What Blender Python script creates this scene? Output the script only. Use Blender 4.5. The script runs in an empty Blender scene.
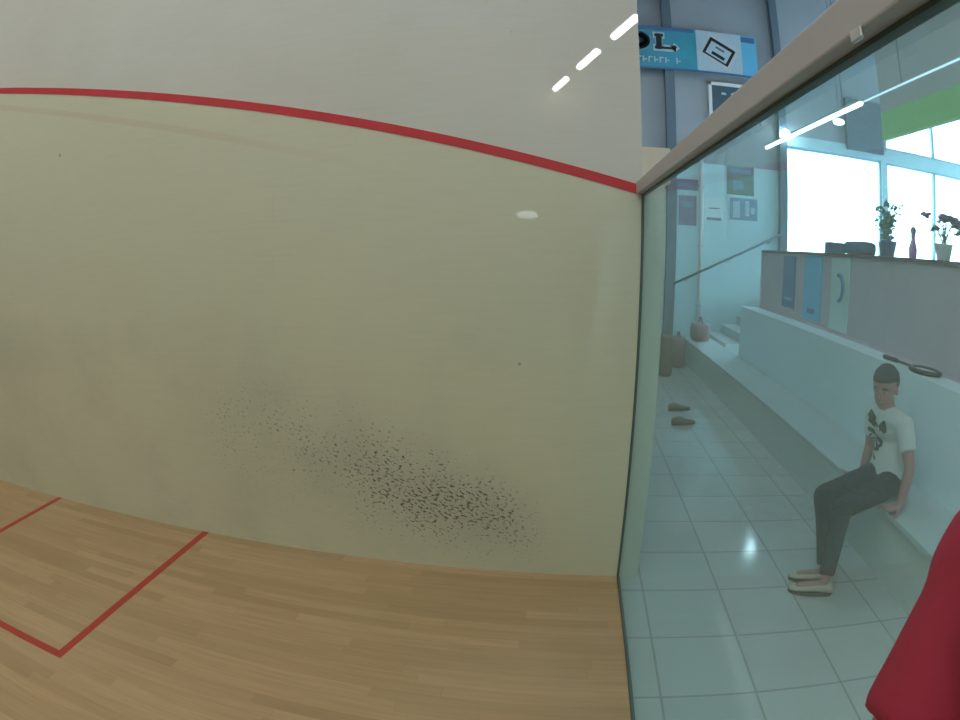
import bpy, bmesh, math, random
from mathutils import Vector, Matrix
from mathutils.bvhtree import BVHTree
random.seed(4)
S = bpy.context.scene
COL = S.collection
PI = math.pi

# ------------------------------------------------------------------ materials
def new_mat(name):
    m = bpy.data.materials.new(name); m.use_nodes = True
    return m, m.node_tree.nodes, m.node_tree.links, m.node_tree.nodes['Principled BSDF']

class G:
    """small helper to write node maths"""
    def __init__(s, m): s.n = m.node_tree.nodes; s.l = m.node_tree.links
    def set(s, sock, v):
        if isinstance(v, bpy.types.NodeSocket): s.l.new(v, sock)
        else: sock.default_value = v
    def m(s, op, a, b=0.0, c=0.0, clamp=False):
        n = s.n.new('ShaderNodeMath'); n.operation = op; n.use_clamp = clamp
        for i, v in enumerate((a, b, c)): s.set(n.inputs[i], v)
        return n.outputs[0]
    def pos(s):
        g = s.n.new('ShaderNodeNewGeometry'); x = s.n.new('ShaderNodeSeparateXYZ')
        s.l.new(g.outputs['Position'], x.inputs[0]); return x.outputs[0], x.outputs[1], x.outputs[2]
    def vec(s, x, y, z):
        c = s.n.new('ShaderNodeCombineXYZ')
        for i, v in enumerate((x, y, z)): s.set(c.inputs[i], v)
        return c.outputs[0]
    def noise(s, vec, scale, detail=2.0, rough=.5):
        n = s.n.new('ShaderNodeTexNoise'); s.set(n.inputs['Vector'], vec)
        n.inputs['Scale'].default_value = scale; n.inputs['Detail'].default_value = detail
        n.inputs['Roughness'].default_value = rough
        return n.outputs['Fac']
    def white(s, vec):
        n = s.n.new('ShaderNodeTexWhiteNoise'); s.set(n.inputs['Vector'], vec); return n.outputs['Value']
    def sstep(s, v, a, b, lo=0.0, hi=1.0):
        n = s.n.new('ShaderNodeMapRange'); n.interpolation_type = 'SMOOTHSTEP'
        s.set(n.inputs['Value'], v)
        for k, q in zip(('From Min', 'From Max', 'To Min', 'To Max'), (a, b, lo, hi)): s.set(n.inputs[k], q)
        return n.outputs['Result']
    def mix(s, f, a, b):
        n = s.n.new('ShaderNodeMix'); n.data_type = 'RGBA'
        s.set(n.inputs[0], f)
        for i, v in ((6, a), (7, b)):
            if not isinstance(v, bpy.types.NodeSocket): v = (*v, 1)
            s.set(n.inputs[i], v)
        return n.outputs[2]

def plain(name, col, rough=.6, metal=0., var=.06, scale=12., emit=None, coat=0.):
    m, n, l, b = new_mat(name); g = G(m)
    tc = n.new('ShaderNodeTexCoord')
    nz = g.noise(tc.outputs['Object'], scale, 3)
    c0 = tuple(max(0, c*(1-var)) for c in col); c1 = tuple(min(1, c*(1+var)) for c in col)
    l.new(g.mix(nz, c0, c1), b.inputs['Base Color'])
    b.inputs['Roughness'].default_value = rough; b.inputs['Metallic'].default_value = metal
    b.inputs['Coat Weight'].default_value = coat
    if emit:
        b.inputs['Emission Color'].default_value = (*emit[0], 1); b.inputs['Emission Strength'].default_value = emit[1]
    return m

def court_wall_mat():
    m, n, l, b = new_mat('court_wall_plaster'); g = G(m)
    x, y, z = g.pos()
    P = g.vec(x, y, z)
    line = g.m('SUBTRACT', z, g.m('MULTIPLY_ADD', y, .25, 2.13))
    above = g.sstep(line, -.01, .02)
    low = g.mix(g.noise(P, .9, 3), (.525, .52, .36), (.60, .59, .425))
    # yellower towards the bottom of the wall
    low = g.mix(g.sstep(g.m('ADD', z, g.noise(P, 1.6, 2)), 1.1, 2.9), low, (.54, .545, .415))
    top = g.mix(g.noise(P, 1.7, 4), (.50, .505, .46), (.565, .57, .535))
    c = g.mix(above, low, top)
    # fine block pattern showing through the paint
    row = g.m('FLOOR', g.m('DIVIDE', z, .2))
    fy = g.m('FRACT', g.m('ADD', g.m('DIVIDE', y, .5), g.m('MULTIPLY', g.m('MODULO', row, 2.0), .5)))
    fz = g.m('FRACT', g.m('DIVIDE', z, .2))
    jy = g.m('LESS_THAN', fy, .016); jz = g.m('LESS_THAN', fz, .04)
    j = g.m('MAXIMUM', jy, jz)
    j = g.m('MULTIPLY', j, g.sstep(g.noise(P, 2.3, 2), .5, .75, 0, .13))
    c = g.mix(j, c, (.35, .34, .30))
    # faint streaks left by roller
    st = g.noise(g.vec(x, g.m('MULTIPLY', y, 1.2), g.m('MULTIPLY', z, 14)), 3, 2)
    c = g.mix(g.sstep(st, .35, .75, 0, .12), c, (.44, .42, .30))
    # old faded line
    old = g.m('ABSOLUTE', g.m('SUBTRACT', z, g.m('MULTIPLY_ADD', y, .277, 1.877)))
    oldm = g.m('MULTIPLY', g.sstep(old, .012, .035, .30, 0), g.sstep(y, 1.2, 2.6))
    c = g.mix(oldm, c, (.46, .32, .24))
    # ball marks
    ctr = g.m('MULTIPLY_ADD', y, .285, .135)
    wid = g.m('MULTIPLY_ADD', y, .16, .175)
    q = g.m('DIVIDE', g.m('SUBTRACT', z, ctr), wid)
    q = g.m('EXPONENT', g.m('MULTIPLY', g.m('MULTIPLY', q, q), -1.0))
    d = g.m('MULTIPLY', q, g.sstep(y, .2, .8))
    d1 = g.m('MULTIPLY', d, g.sstep(y, .9, 2.3, 1.0, .5))
    d1 = g.m('MULTIPLY', d1, g.sstep(y, 2.3, 3.1, 1.0, 0.0))
    # second clump above the middle
    patch = g.noise(P, 3.2, 2)
    d2 = g.m('MULTIPLY', d1, g.sstep(patch, .25, .6, .6, 1.15))
    sp = g.noise(g.vec(x, g.m('MULTIPLY', g.m('MULTIPLY_ADD', z, .45, y), .55), g.m('MULTIPLY', g.m('MULTIPLY_ADD', y, -.35, z), 1.1)), 64, 2.2, .6)
    thr = g.m('SUBTRACT', .76, g.m('MULTIPLY', g.m('POWER', d2, .55), .236))
    sm = g.sstep(g.m('SUBTRACT', sp, thr), 0., .09)
    sm = g.m('MULTIPLY', sm, g.sstep(d2, .05, .9, .22, .85))
    c = g.mix(g.m('MULTIPLY', d1, .36), c, (.22, .21, .20))
    c = g.mix(sm, c, (.045, .047, .05))
    # broader scuffing left of the clump and along the wall
    sc = g.m('MULTIPLY', g.sstep(g.noise(P, 2.1, 4, .6), .45, .75), g.m('MULTIPLY', g.sstep(z, 1.9, 1.0), g.sstep(y, .2, 1.4)))
    c = g.mix(g.m('MULTIPLY', sc, .2), c, (.30, .27, .25))
    far = g.m('MULTIPLY', g.sstep(y, 3.2, 5.0), g.m('MULTIPLY', g.sstep(z, .8, 1.15), g.sstep(z, 1.6, 1.2)))
    c = g.mix(g.m('MULTIPLY', far, .22), c, (.28, .25, .23))
    # a few single specks
    v = n.new('ShaderNodeTexVoronoi'); l.new(g.vec(0.0, y, z), v.inputs['Vector']); v.inputs['Scale'].default_value = 2.1
    spk = g.m('MULTIPLY', g.m('LESS_THAN', v.outputs['Distance'], .028), .55)
    c = g.mix(spk, c, (.12, .10, .09))
    l.new(c, b.inputs['Base Color'])
    b.inputs['Roughness'].default_value = .55
    b.inputs['Coat Weight'].default_value = 1.0; b.inputs['Coat Roughness'].default_value = .012
    return m

def wood_floor_mat():
    m, n, l, b = new_mat('court_floor_boards'); g = G(m)
    x, y, z = g.pos()
    u = g.m('DIVIDE', x, .068); r = g.m('FLOOR', u)
    off = g.m('MULTIPLY', g.white(g.vec(r, 3.0, 1.0)), 7.0)
    v = g.m('ADD', g.m('DIVIDE', y, 1.15), off); k = g.m('FLOOR', v)
    t = g.white(g.vec(r, k, 0.0))
    c = g.mix(t, (.375, .25, .126), (.48, .325, .176))
    gr = g.noise(g.vec(g.m('MULTIPLY', x, 26), g.m('MULTIPLY_ADD', y, 1.4, g.m('MULTIPLY', t, 30)), 0.0), 1.6, 4, .6)
    c = g.mix(g.sstep(gr, .35, .75, 0, .4), c, (.28, .19, .09))
    c = g.mix(g.sstep(g.noise(g.vec(x, y, 0.0), .9, 3), .45, .75, 0, .35), c, (.47, .36, .235))
    jx = g.m('LESS_THAN', g.m('FRACT', u), .035); jy = g.m('LESS_THAN', g.m('FRACT', v), .003)
    c = g.mix(g.m('MULTIPLY', g.m('MAXIMUM', jx, jy), .2), c, (.20, .11, .05))
    l.new(c, b.inputs['Base Color']); b.inputs['Roughness'].default_value = .42
    return m

def tile_mat():
    m, n, l, b = new_mat('corridor_tiles'); g = G(m)
    x, y, z = g.pos()
    u = g.m('DIVIDE', g.m('ADD', x, .155), .465); v = g.m('DIVIDE', g.m('ADD', y, .14), .45)
    t = g.white(g.vec(g.m('FLOOR', u), g.m('FLOOR', v), 0.0))
    c = g.mix(t, (.49, .51, .50), (.54, .555, .54))
    c = g.mix(g.sstep(g.noise(g.vec(x, y, 0.0), 3, 4), .4, .8, 0, .25), c, (.46, .45, .39))
    def jn(w):
        f = g.m('FRACT', w); d = g.m('MINIMUM', f, g.m('SUBTRACT', 1.0, f)); return g.m('LESS_THAN', d, .013)
    j = g.m('MAXIMUM', jn(u), jn(v))
    c = g.mix(g.m('MULTIPLY', j, .5), c, (.17, .17, .155))
    l.new(c, b.inputs['Base Color']); b.inputs['Roughness'].default_value = .11
    return m

def glass_mat():
    m, n, l, b = new_mat('hazy_court_glass'); g = G(m); n.remove(b)
    out = n['Material Output']
    tr = n.new('ShaderNodeBsdfTransparent'); tr.inputs[0].default_value = (.82, .95, .96, 1)
    gl = n.new('ShaderNodeBsdfGlossy'); gl.inputs['Roughness'].default_value = .0; gl.inputs[0].default_value = (1, 1, 1, 1)
    fr = n.new('ShaderNodeFresnel'); fr.inputs[0].default_value = 1.45
    df = n.new('ShaderNodeBsdfTranslucent'); df.inputs[0].default_value = (.80, .95, 1.0, 1)
    dd = n.new('ShaderNodeBsdfDiffuse'); dd.inputs[0].default_value = (.80, .92, .90, 1)
    m0 = n.new('ShaderNodeMixShader'); m0.inputs[0].default_value = .5
    l.new(df.outputs[0], m0.inputs[1]); l.new(dd.outputs[0], m0.inputs[2])
    m1 = n.new('ShaderNodeMixShader')
    x, y, z = g.pos()
    veil = g.sstep(g.noise(g.vec(x, 0.0, z), 1.3, 4), .3, .8, VEIL*.8, VEIL*1.25)  # milky scatter mixed into the glass for the veiling glare of the window
    l.new(veil, m1.inputs[0])
    l.new(tr.outputs[0], m1.inputs[1]); l.new(m0.outputs[0], m1.inputs[2])
    m2 = n.new('ShaderNodeMixShader'); l.new(g.m('MULTIPLY', fr.outputs[0], .17), m2.inputs[0])
    l.new(m1.outputs[0], m2.inputs[1]); l.new(gl.outputs[0], m2.inputs[2])
    l.new(m2.outputs[0], out.inputs['Surface'])
    return m

def pane_mat():
    m, n, l, b = new_mat('clear_window_glass'); n.remove(b)
    out = n['Material Output']
    tr = n.new('ShaderNodeBsdfTransparent'); tr.inputs[0].default_value = (.93, .97, .98, 1)
    gl = n.new('ShaderNodeBsdfGlossy'); gl.inputs['Roughness'].default_value = .0
    mx = n.new('ShaderNodeMixShader'); mx.inputs[0].default_value = .05
    l.new(tr.outputs[0], mx.inputs[1]); l.new(gl.outputs[0], mx.inputs[2]); l.new(mx.outputs[0], out.inputs['Surface'])
    return m

VEIL = .06
M = dict(
    wall=court_wall_mat(), wood=wood_floor_mat(), tile=tile_mat(), glass=glass_mat(), pane=pane_mat(),
    white=plain('white_wall_paint', (.76, .88, .93), .6), farglow=plain('far_wall_cyan_glow', (.62, .84, .90), .6), dimup=plain('far_wall_dim_upper', (.40, .43, .47), .85, var=.1, scale=1.2), grey=plain('grey_hall_wall', (.50, .50, .50), .8, var=.08, scale=1.5),
    cream=plain('cream_plaster', (.60, .57, .48), .6), rail=plain('greyed_beige_rail', (.40, .405, .43), .5, var=.04),
    dark=plain('dark_green_seal', (.035, .065, .055), .5), red=plain('red_line_paint', (.50, .028, .040), .5, var=.12),
    redfloor=plain('worn_red_floor_paint', (.40, .045, .030), .5, var=.18), steel=plain('blue_grey_column_paint', (.14, .19, .24), .5),
    bench=plain('pale_bench_concrete', (.48, .54, .55), .5, var=.05, scale=3), bf=plain('grey_bench_face', (.62, .66, .62), .6),
    panel=plain('pinkish_wood_board', (.58, .47, .52), .5, var=.1, scale=3), toprail=plain('dark_purple_brown_rail', (.13, .08, .10), .5),
    ceil=plain('hall_ceiling_paint', (.32, .33, .35), .8), frame=plain('pale_blue_frame', (.40, .60, .74), .4),
    green=plain('bright_green_board', (.34, .70, .24), .5), black=plain('black_plastic', (.015, .017, .022), .4),
    wht=plain('plain_white', (.80, .80, .80), .5), blue=plain('banner_blue', (.14, .52, .80), .5), navy=plain('banner_dark_blue', (.07, .17, .36), .5),
    pale=plain('banner_pale_green', (.58, .76, .72), .5), teal=plain('sign_teal', (.05, .33, .46), .5, var=.35, scale=1.6), ink=plain('sign_black', (.01, .015, .025), .6),
    paleblue=plain('sign_pale_blue', (.50, .64, .74), .5), wht2=plain('sign_off_white', (.60, .66, .72), .5), board=plain('slate_board', (.07, .12, .16), .4), metal=plain('brushed_metal', (.6, .6, .62), .35, metal=.9),
    skin=plain('warm_skin', (.40, .19, .17), .5, var=.05), skin2=plain('tanned_skin', (.36, .21, .14), .5, var=.05),
    hair=plain('dark_hair', (.012, .014, .028), .6, var=.3, scale=60), shirt=plain('white_cotton', (.66, .66, .64), .8, var=.05, scale=6),
    print=plain('dark_green_print', (.03, .07, .06), .8), trousers=plain('charcoal_trousers', (.010, .020, .028), .85, var=.2, scale=9),
    shoe=plain('beige_shoe', (.52, .46, .34), .6), sole=plain('rubber_sole', (.10, .085, .07), .7),
    redshirt=plain('red_cotton', (.30, .016, .042), .85, var=.12, scale=9), shorts=plain('black_shorts', (.02, .02, .025), .8),
    leaf=plain('leaf_green', (.10, .30, .22), .5, var=.35, scale=9), pot=plain('blue_glazed_pot', (.08, .14, .28), .3), flower=plain('violet_petals', (.16, .10, .22), .6),
    vase=plain('pink_violet_vase', (.62, .18, .55), .3), soil=plain('soil', (.05, .035, .025), .9),
    brown=plain('brown_leather', (.20, .13, .10), .6), rose=plain('dusty_rose_canvas', (.34, .23, .24), .7), stone=plain('pale_step_stone', (.62, .66, .68), .4),
    ground=plain('pale_paving_outside', (.5, .5, .48), .8), eye=plain('eye_white', (.42, .40, .39), .3), lip=plain('lip', (.36, .13, .11), .5),
    lamp=plain('lamp_glow', (1, 1, 1), .5, emit=((1, .97, .90), 45)), dimlamp=plain('dim_lamp_glow', (.9, .9, .9), .5, emit=((.6, .82, 1), 1.3)), lamp2=plain('corridor_lamp_glow', (1, 1, 1), .5, emit=((.85, .95, 1), 5)),
    bulk=plain('added_spot_glow', (1, 1, 1), .5, emit=((.85, .95, 1), 4)),
    globe=plain('added_globe_glow', (1, 1, 1), .5, emit=((.75, .93, 1), 40)), lamp3=plain('high_lamp_glow', (1, 1, 1), .5, emit=((1, .97, .90), 6)),
)

# ------------------------------------------------------------------ mesh helpers
def mesh_obj(name, bm, mat, parent=None, smooth=False, loc=None):
    me = bpy.data.meshes.new(name); bmesh.ops.recalc_face_normals(bm, faces=bm.faces)
    bm.to_mesh(me); bm.free()
    if smooth:
        for p in me.polygons: p.use_smooth = True
    me.materials.append(M[mat] if isinstance(mat, str) else mat)
    o = bpy.data.objects.new(name, me); COL.objects.link(o)
    if parent: o.parent = parent
    if loc is not None: o.location = loc
    return o
def box(bm, x0, x1, y0, y1, z0, z1, bev=0.):
    r = bmesh.ops.create_cube(bm, size=1.0, matrix=Matrix.Translation(((x0+x1)/2, (y0+y1)/2, (z0+z1)/2)) @ Matrix.Diagonal((abs(x1-x0), abs(y1-y0), abs(z1-z0), 1)))
    if bev > 0:
        vs = set(r['verts']); es = [e for e in bm.edges if e.verts[0] in vs and e.verts[1] in vs]
        bmesh.ops.bevel(bm, geom=es, offset=bev, segments=2, affect='EDGES', profile=.6)
def B(*a, bev=0.):
    bm = bmesh.new(); box(bm, *a, bev=bev); return bm
def ring_tube(bm, pts, rads, seg=14, ell=None, side=None, cap=True):
    """sweep of ellipses through pts; rads are numbers or (a,b) with a along `side`"""
    pts = [Vector(p) for p in pts]; rings = []
    prev = None
    for i, p in enumerate(pts):
        t = (pts[min(i+1, len(pts)-1)] - pts[max(i-1, 0)]).normalized()
        s = Vector(side) if side is not None else (prev if prev is not None else (Vector((0, 0, 1)) if abs(t.z) < .9 else Vector((1, 0, 0))))
        s = (s - t*s.dot(t)).normalized(); prev = s; u = t.cross(s)
        a, b = rads[i] if isinstance(rads[i], (tuple, list)) else (rads[i], rads[i])
        rings.append([bm.verts.new(p + s*a*math.cos(2*PI*k/seg) + u*b*math.sin(2*PI*k/seg)) for k in range(seg)])
    for r0, r1 in zip(rings, rings[1:]):
        for k in range(seg): bm.faces.new((r0[k], r0[(k+1) % seg], r1[(k+1) % seg], r1[k]))
    if cap: bm.faces.new(rings[0][::-1]); bm.faces.new(rings[-1])
def capsule(bm, a, b, ra, rb, seg=12):
    a, b = Vector(a), Vector(b); t = (b-a).normalized(); pts, rs = [], []
    for k in range(5):
        f = math.cos(PI/2*k/4.6) ; pts.append(a - t*ra*f); rs.append(max(ra*math.sin(math.acos(f)), ra*.12))
    for k in range(4, -1, -1):
        f = math.cos(PI/2*k/4.6) ; pts.append(b + t*rb*f); rs.append(max(rb*math.sin(math.acos(f)), rb*.12))
    ring_tube(bm, pts, rs, seg)
def ellipsoid(bm, c, r, rot=None, seg=20):
    mt = Matrix.Translation(c) @ (rot.to_4x4() if rot is not None else Matrix()) @ Matrix.Diagonal((*r, 1))
    bmesh.ops.create_uvsphere(bm, u_segments=seg, v_segments=seg//2+2, radius=1, matrix=mt)
def bake(o, mods):
    """apply modifiers without operators"""
    for t, kw in mods:
        md = o.modifiers.new(t, t)
        for k, v in kw.items(): setattr(md, k, v)
    dg = bpy.context.evaluated_depsgraph_get(); dg.update()
    me = bpy.data.meshes.new_from_object(o.evaluated_get(dg)); o.modifiers.clear()
    old = o.data; mats = list(old.materials); o.data = me
    if not me.materials:
        for q in mats: me.materials.append(q)
    me.name = o.name
    for p in me.polygons: p.use_smooth = True
    return o
def thing(name, label, cat, loc=(0, 0, 0), group=None):
    o = bpy.data.objects.new(name, None); COL.objects.link(o); o.location = loc; o.empty_display_size = .1
    return tag(o, label, cat, group)
def tag(o, label, cat, group=None):
    o['label'] = label; o['category'] = cat
    if group: o['group'] = group
    return o
def struct(name, bm, mat, smooth=False):
    o = mesh_obj(name, bm, mat, smooth=smooth); o['kind'] = 'structure'; return o
def attach(o, parent):
    """parent a mesh made in world space under an empty"""
    o.parent = parent; o.location = Vector(o.location) - parent.location; return o

# ------------------------------------------------------------------ the setting
D = 9.0
def far(y12, z12):            # position on the far end wall of the hall
    k = (D+3.1)/15.1
    return .39+(y12-.39)*k, 1.844+(z12-1.844)*k
HZ = 8.2
struct('floor', B(-6.4, 0, 0, 9.75, -.1, 0), 'wood')
struct('floor_corridor', B(-9.5, D, -2.15, -.012, -.1, 0), 'tile')
struct('floor_beyond', B(0.22, D, -.012, 9.75, -.1, 0), 'tile')
struct('floor_hall', B(5.25, D, -12, -2.15, -.1, 0), 'tile')
struct('wall_right', B(0, .22, 0, 9.75, 0, 5.6), 'wall')
struct('wall_front', B(-6.6, .22, 9.75, 9.95, 0, 5.6), 'cream')
struct('wall_left', B(-6.6, -6.4, 0, 9.75, 0, 5.6), 'cream')
struct('wall_opposite', B(-9.7, -9.5, -12, 9.95, -.1, HZ), 'grey')
struct('wall_behind', B(-9.7, D+.2, 9.95, 10.15, -.1, HZ), 'grey')
bm = bmesh.new(); box(bm, -9.7, 2.5, -12.2, -12, -.1, HZ); box(bm, 8.6, D+.2, -12.2, -12, -.1, HZ); box(bm, 2.5, 8.6, -12.2, -12, -.1, 1.6); box(bm, 2.5, 8.6, -12.2, -12, 4.4, HZ)
struct('wall_terrace', bm, 'grey')
struct('ceiling', B(-9.7, D+.2, -12.2, 10.15, HZ, HZ+.2), 'ceil')
struct('trim_1', B(0, .2, -.15, 0, 2.2, 2.385), 'cream')      # stub of the court wall above the glass rail
struct('trim_2', B(0, .2, -.12, -.012, 0, 2.2), 'cream')

# far wall with window openings
y1a, zt = far(-5.30, 4.86); y1b, _ = far(-8.45, 0); _, zb = far(0, 2.0)
y2a, _ = far(-8.62, 0); yend = -11.7
_, ztr0 = far(0, 4.84); _, ztr1 = far(0, 5.36); ztop = 6.3
bm = bmesh.new()
box(bm, D, D+.2, y1a, 10.0, -.1, 3.7); box(bm, D, D+.2, -12, yend, -.1, HZ)
box(bm, D, D+.2, yend, y1a, -.1, zb); box(bm, D, D+.2, y1b-.0, y1a, zt, 4.5)
box(bm, D, D+.2, y2a, y1b, zb, 4.5); box(bm, D, D+.2, yend, y2a, ztr0, ztr1-.12); 
struct('wall_far', bm, 'farglow')  # cyan glow around the window put into the wall colour
bm = bmesh.new(); box(bm, D, D+.2, y1a, 10.0, 3.7, HZ); box(bm, D, D+.2, y2a, y1a, 4.5, HZ); box(bm, D, D+.2, yend, y2a, ztop, HZ); struct('wall_far_upper', bm, 'dimup')  # same wall in darker grey, standing in for dimmer light higher up
def window(name, ya, yb, z0, z1, bars):
    e = bpy.data.objects.new(name, None); COL.objects.link(e); e.location = (D+.06, (ya+yb)/2, z0); e['kind'] = 'structure'
    bm = bmesh.new(); t = .05
    box(bm, D+.04, D+.12, ya, ya+t, z0, z1); box(bm, D+.04, D+.12, yb-t, yb, z0, z1)
    box(bm, D+.04, D+.12, ya, yb, z0, z0+t); box(bm, D+.04, D+.12, ya, yb, z1-t, z1)
    for y in bars: box(bm, D+.04, D+.12, y-.04, y+.04, z0, z1)
    attach(mesh_obj('window_frame', bm, 'frame'), e)
    attach(mesh_obj('window_pane', B(D+.075, D+.081, ya+t, yb-t, z0+t, z1-t), 'pane'), e)
window('window_1', y1b, y1a, zb, zt, [])
by, _ = far(-10.45, 0)
window('window_2', yend, y2a, zb, ztr0, [by])
window('window_3', yend, y2a, ztr1-.12, ztop, [by])
e = bpy.data.objects.new('window_added', None); COL.objects.link(e); e.location = (5.5, -12.1, 1.6); e['kind'] = 'structure'  # unseen window added to throw side daylight on the far wall
bm = bmesh.new()
for x in (2.5, 4.5, 6.5, 8.54): box(bm, x, x+.06, -12.14, -12.06, 1.6, 4.4)
for z in (1.6, 4.34): box(bm, 2.5, 8.6, -12.14, -12.06, z, z+.06)
attach(mesh_obj('window_frame', bm, 'frame'), e); attach(mesh_obj('window_pane', B(2.56, 8.54, -12.103, -12.097, 1.66, 4.34), 'pane'), e)
struct('ground_outside', B(D+.2, 60, -60, 40, -.3, -.1), 'ground')

# steel columns on the far wall
for i, (ya, yb) in enumerate(((-2.12, -2.36), (-5.15, -5.36))):
    a, _ = far(ya, 0); b_, _ = far(yb, 0)
    struct('trim_%d' % (i+3), B(D-.16, D, b_, a, (0 if i == 0 else 0), HZ), 'steel')
a, _ = far(-8.45, 0)
struct('trim_5', B(D-.1, D, a-.02, a+.95, zt+.12, 5.55), 'steel')

# ------------------------------------------------------------------ glass back wall
gw = thing('glass_back_wall', 'large hazy greenish glass back wall panel meeting the court side wall', 'glass wall', (-3.2, -.006, 0))
gw['kind'] = 'structure'; gw.name = 'wall_glass'
attach(mesh_obj('glass_pane', B(-6.4, -.012, -.012, 0, .012, 2.128), 'glass'), gw)
attach(mesh_obj('edge_seal', B(-.007, .0, -.012, .002, 0, 2.13), 'dark'), gw)
attach(mesh_obj('floor_channel', B(-6.4, -.007, -.014, .002, -.0, .010), 'dark'), gw)
bm = bmesh.new(); box(bm, -6.4, 0, -.022, .03, 2.135, 2.197, bev=.004)
attach(mesh_obj('top_rail', bm, 'rail'), gw)
attach(mesh_obj('rail_seal', B(-6.4, 0, -.015, .003, 2.127, 2.137), 'dark'), gw)
bm = bmesh.new(); box(bm, -2.47, -2.44, .028, .034, 2.122, 2.138, bev=.002)
attach(mesh_obj('rail_clip', bm, 'metal'), gw)

# ------------------------------------------------------------------ court lines
def line_strip(P, Q, n, w, h):
    P, Q, n = Vector(P), Vector(Q), Vector(n); d = (Q-P).normalized(); s = d.cross(n).normalized()*w/2
    bm = bmesh.new(); v = []
    for k in (0, h):
        for a in (P-s, P+s, Q+s, Q-s): v.append(bm.verts.new(a+n*k))
    for f in ((0, 1, 2, 3), (4, 5, 6, 7), (0, 1, 5, 4), (1, 2, 6, 5), (2, 3, 7, 6), (3, 0, 4, 7)): bm.faces.new([v[i] for i in f])
    return bm
X_ = Vector((-1, 0, 0))
tag(mesh_obj('out_line', line_strip((0, .0, 2.155), (0, 9.75, 2.155+9.75*.25), X_, .05, .004), 'red'), 'sloping red out line running along the pale side wall down to the glass', 'line')
bm = bmesh.new()
W = .05
box(bm, -1.6, 0, 2.65, 2.70, 0, .0015)
tag(mesh_obj('service_box_line', bm, 'redfloor'), 'red floor line of the service box running out from the side wall', 'line')
bm = bmesh.new(); box(bm, -1.6, -1.55, 2.702, 4.188, 0, .0015)
tag(mesh_obj('service_box_line', bm, 'redfloor'), 'red floor line parallel to the side wall closing the service box', 'line')
bm = bmesh.new(); box(bm, -6.4, 0, 4.19, 4.24, 0, .0015)
tag(mesh_obj('short_line', bm, 'redfloor'), 'red short line crossing the floor, farthest left of the floor lines', 'line')

# ------------------------------------------------------------------ bench, ledge, balustrade
bm = bmesh.new(); box(bm, -9.5, 7.0, -2.145, -1.70, 0, .40)
bn = thing('bench', 'long low pale bench running along the corridor, man sitting on its edge', 'bench', (-1, -1.85, 0))
attach(mesh_obj('bench_base', bm, 'bf'), bn)
bm = bmesh.new(); box(bm, -9.5, 7.0, -2.145, -1.66, .40, .44, bev=.006)
attach(mesh_obj('bench_top', bm, 'bench'), bn)
struct('wall_ledge', B(-9.5, 5.25, -2.42, -2.15, -.1, 1.15), 'white')
struct('floor_terrace', B(-9.5, 5.25, -12, -2.42, -.1, 1.15), 'bench')
ba = thing('balustrade', 'pinkish brown board balustrade standing on the ledge behind the man', 'balustrade', (-2, -2.45, 1.15))
bm = bmesh.new()
for i in range(12):
    x1 = 5.16-i*1.2; box(bm, x1-1.194, x1, -2.46, -2.42, 1.15, 1.93, bev=.003)
attach(mesh_obj('board', bm, 'panel'), ba)
bm = bmesh.new(); box(bm, -9.4, 5.19, -2.76, -2.40, 1.93, 1.965, bev=.006)
attach(mesh_obj('counter_top', bm, 'toprail'), ba)
attach(mesh_obj('end_post', B(5.165, 5.21, -2.76, -2.41, 1.15, 1.93), 'panel'), ba)
attach(mesh_obj('skirting_strip', B(-9.4, 5.16, -2.42, -2.402, 1.15, 1.18), 'panel'), ba)

def banner(name, label, x0, x1, z0, z1, mat, marks):
    t = thing(name, label, 'banner', ((x0+x1)/2, -2.4195, z0), None)
    bm = bmesh.new(); box(bm, x0, x1, -2.4195, -2.408, z0, z1, bev=.002); attach(mesh_obj('sheet', bm, mat), t)
    if marks:
        bm = bmesh.new()
        for a, b, c, d in marks: box(bm, x0+(x1-x0)*a, x0+(x1-x0)*b, -2.408, -2.404, z0+(z1-z0)*c, z0+(z1-z0)*d)
        attach(mesh_obj('printed_mark', bm, 'navy' if mat != 'navy' else 'blue'), t)
    return t
banner('banner', 'narrow dark blue banner on the balustrade, nearest its far end', 3.86, 4.28, 1.27, 1.90, 'navy', [(.2, .8, .15, .2)])
banner('banner', 'light blue banner, middle of the three on the balustrade', 3.04, 3.55, 1.21, 1.92, 'blue', [(.3, .7, .1, .18)])
bt = banner('banner', 'pale green banner with a dark curved mark, closest of the three on the balustrade', 2.34, 2.78, 1.19, 1.92, 'pale', [])
bm = bmesh.new()
ring_tube(bm, [(2.56+.10*math.cos(a), -2.406, 1.62+.13*math.sin(a)+ (0 if a < PI else 0)) for a in [PI*.4+i*PI*1.1/10 for i in range(11)]], [.022]*11, 6)
attach(mesh_obj('printed_mark', bm, 'navy'), bt)

# green fascia over the terrace and the lamp line
fz = lambda r, y: 1.844+(.39-y)*r
gf = thing('fascia_board', 'bright green fascia board high above the counter with the plants', 'board', (-2, -3.2, fz(.405, -3.2)))
attach(mesh_obj('board', B(-9.4, 2.98, -3.26, -3.2, fz(.405, -3.2), fz(.494, -3.2)), 'green'), gf)
bm = bmesh.new()
bm.free()
struct('wall_upper', B(-9.5, 2.98, -3.34, -3.20, fz(.494, -3.2), HZ), 'grey')

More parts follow.
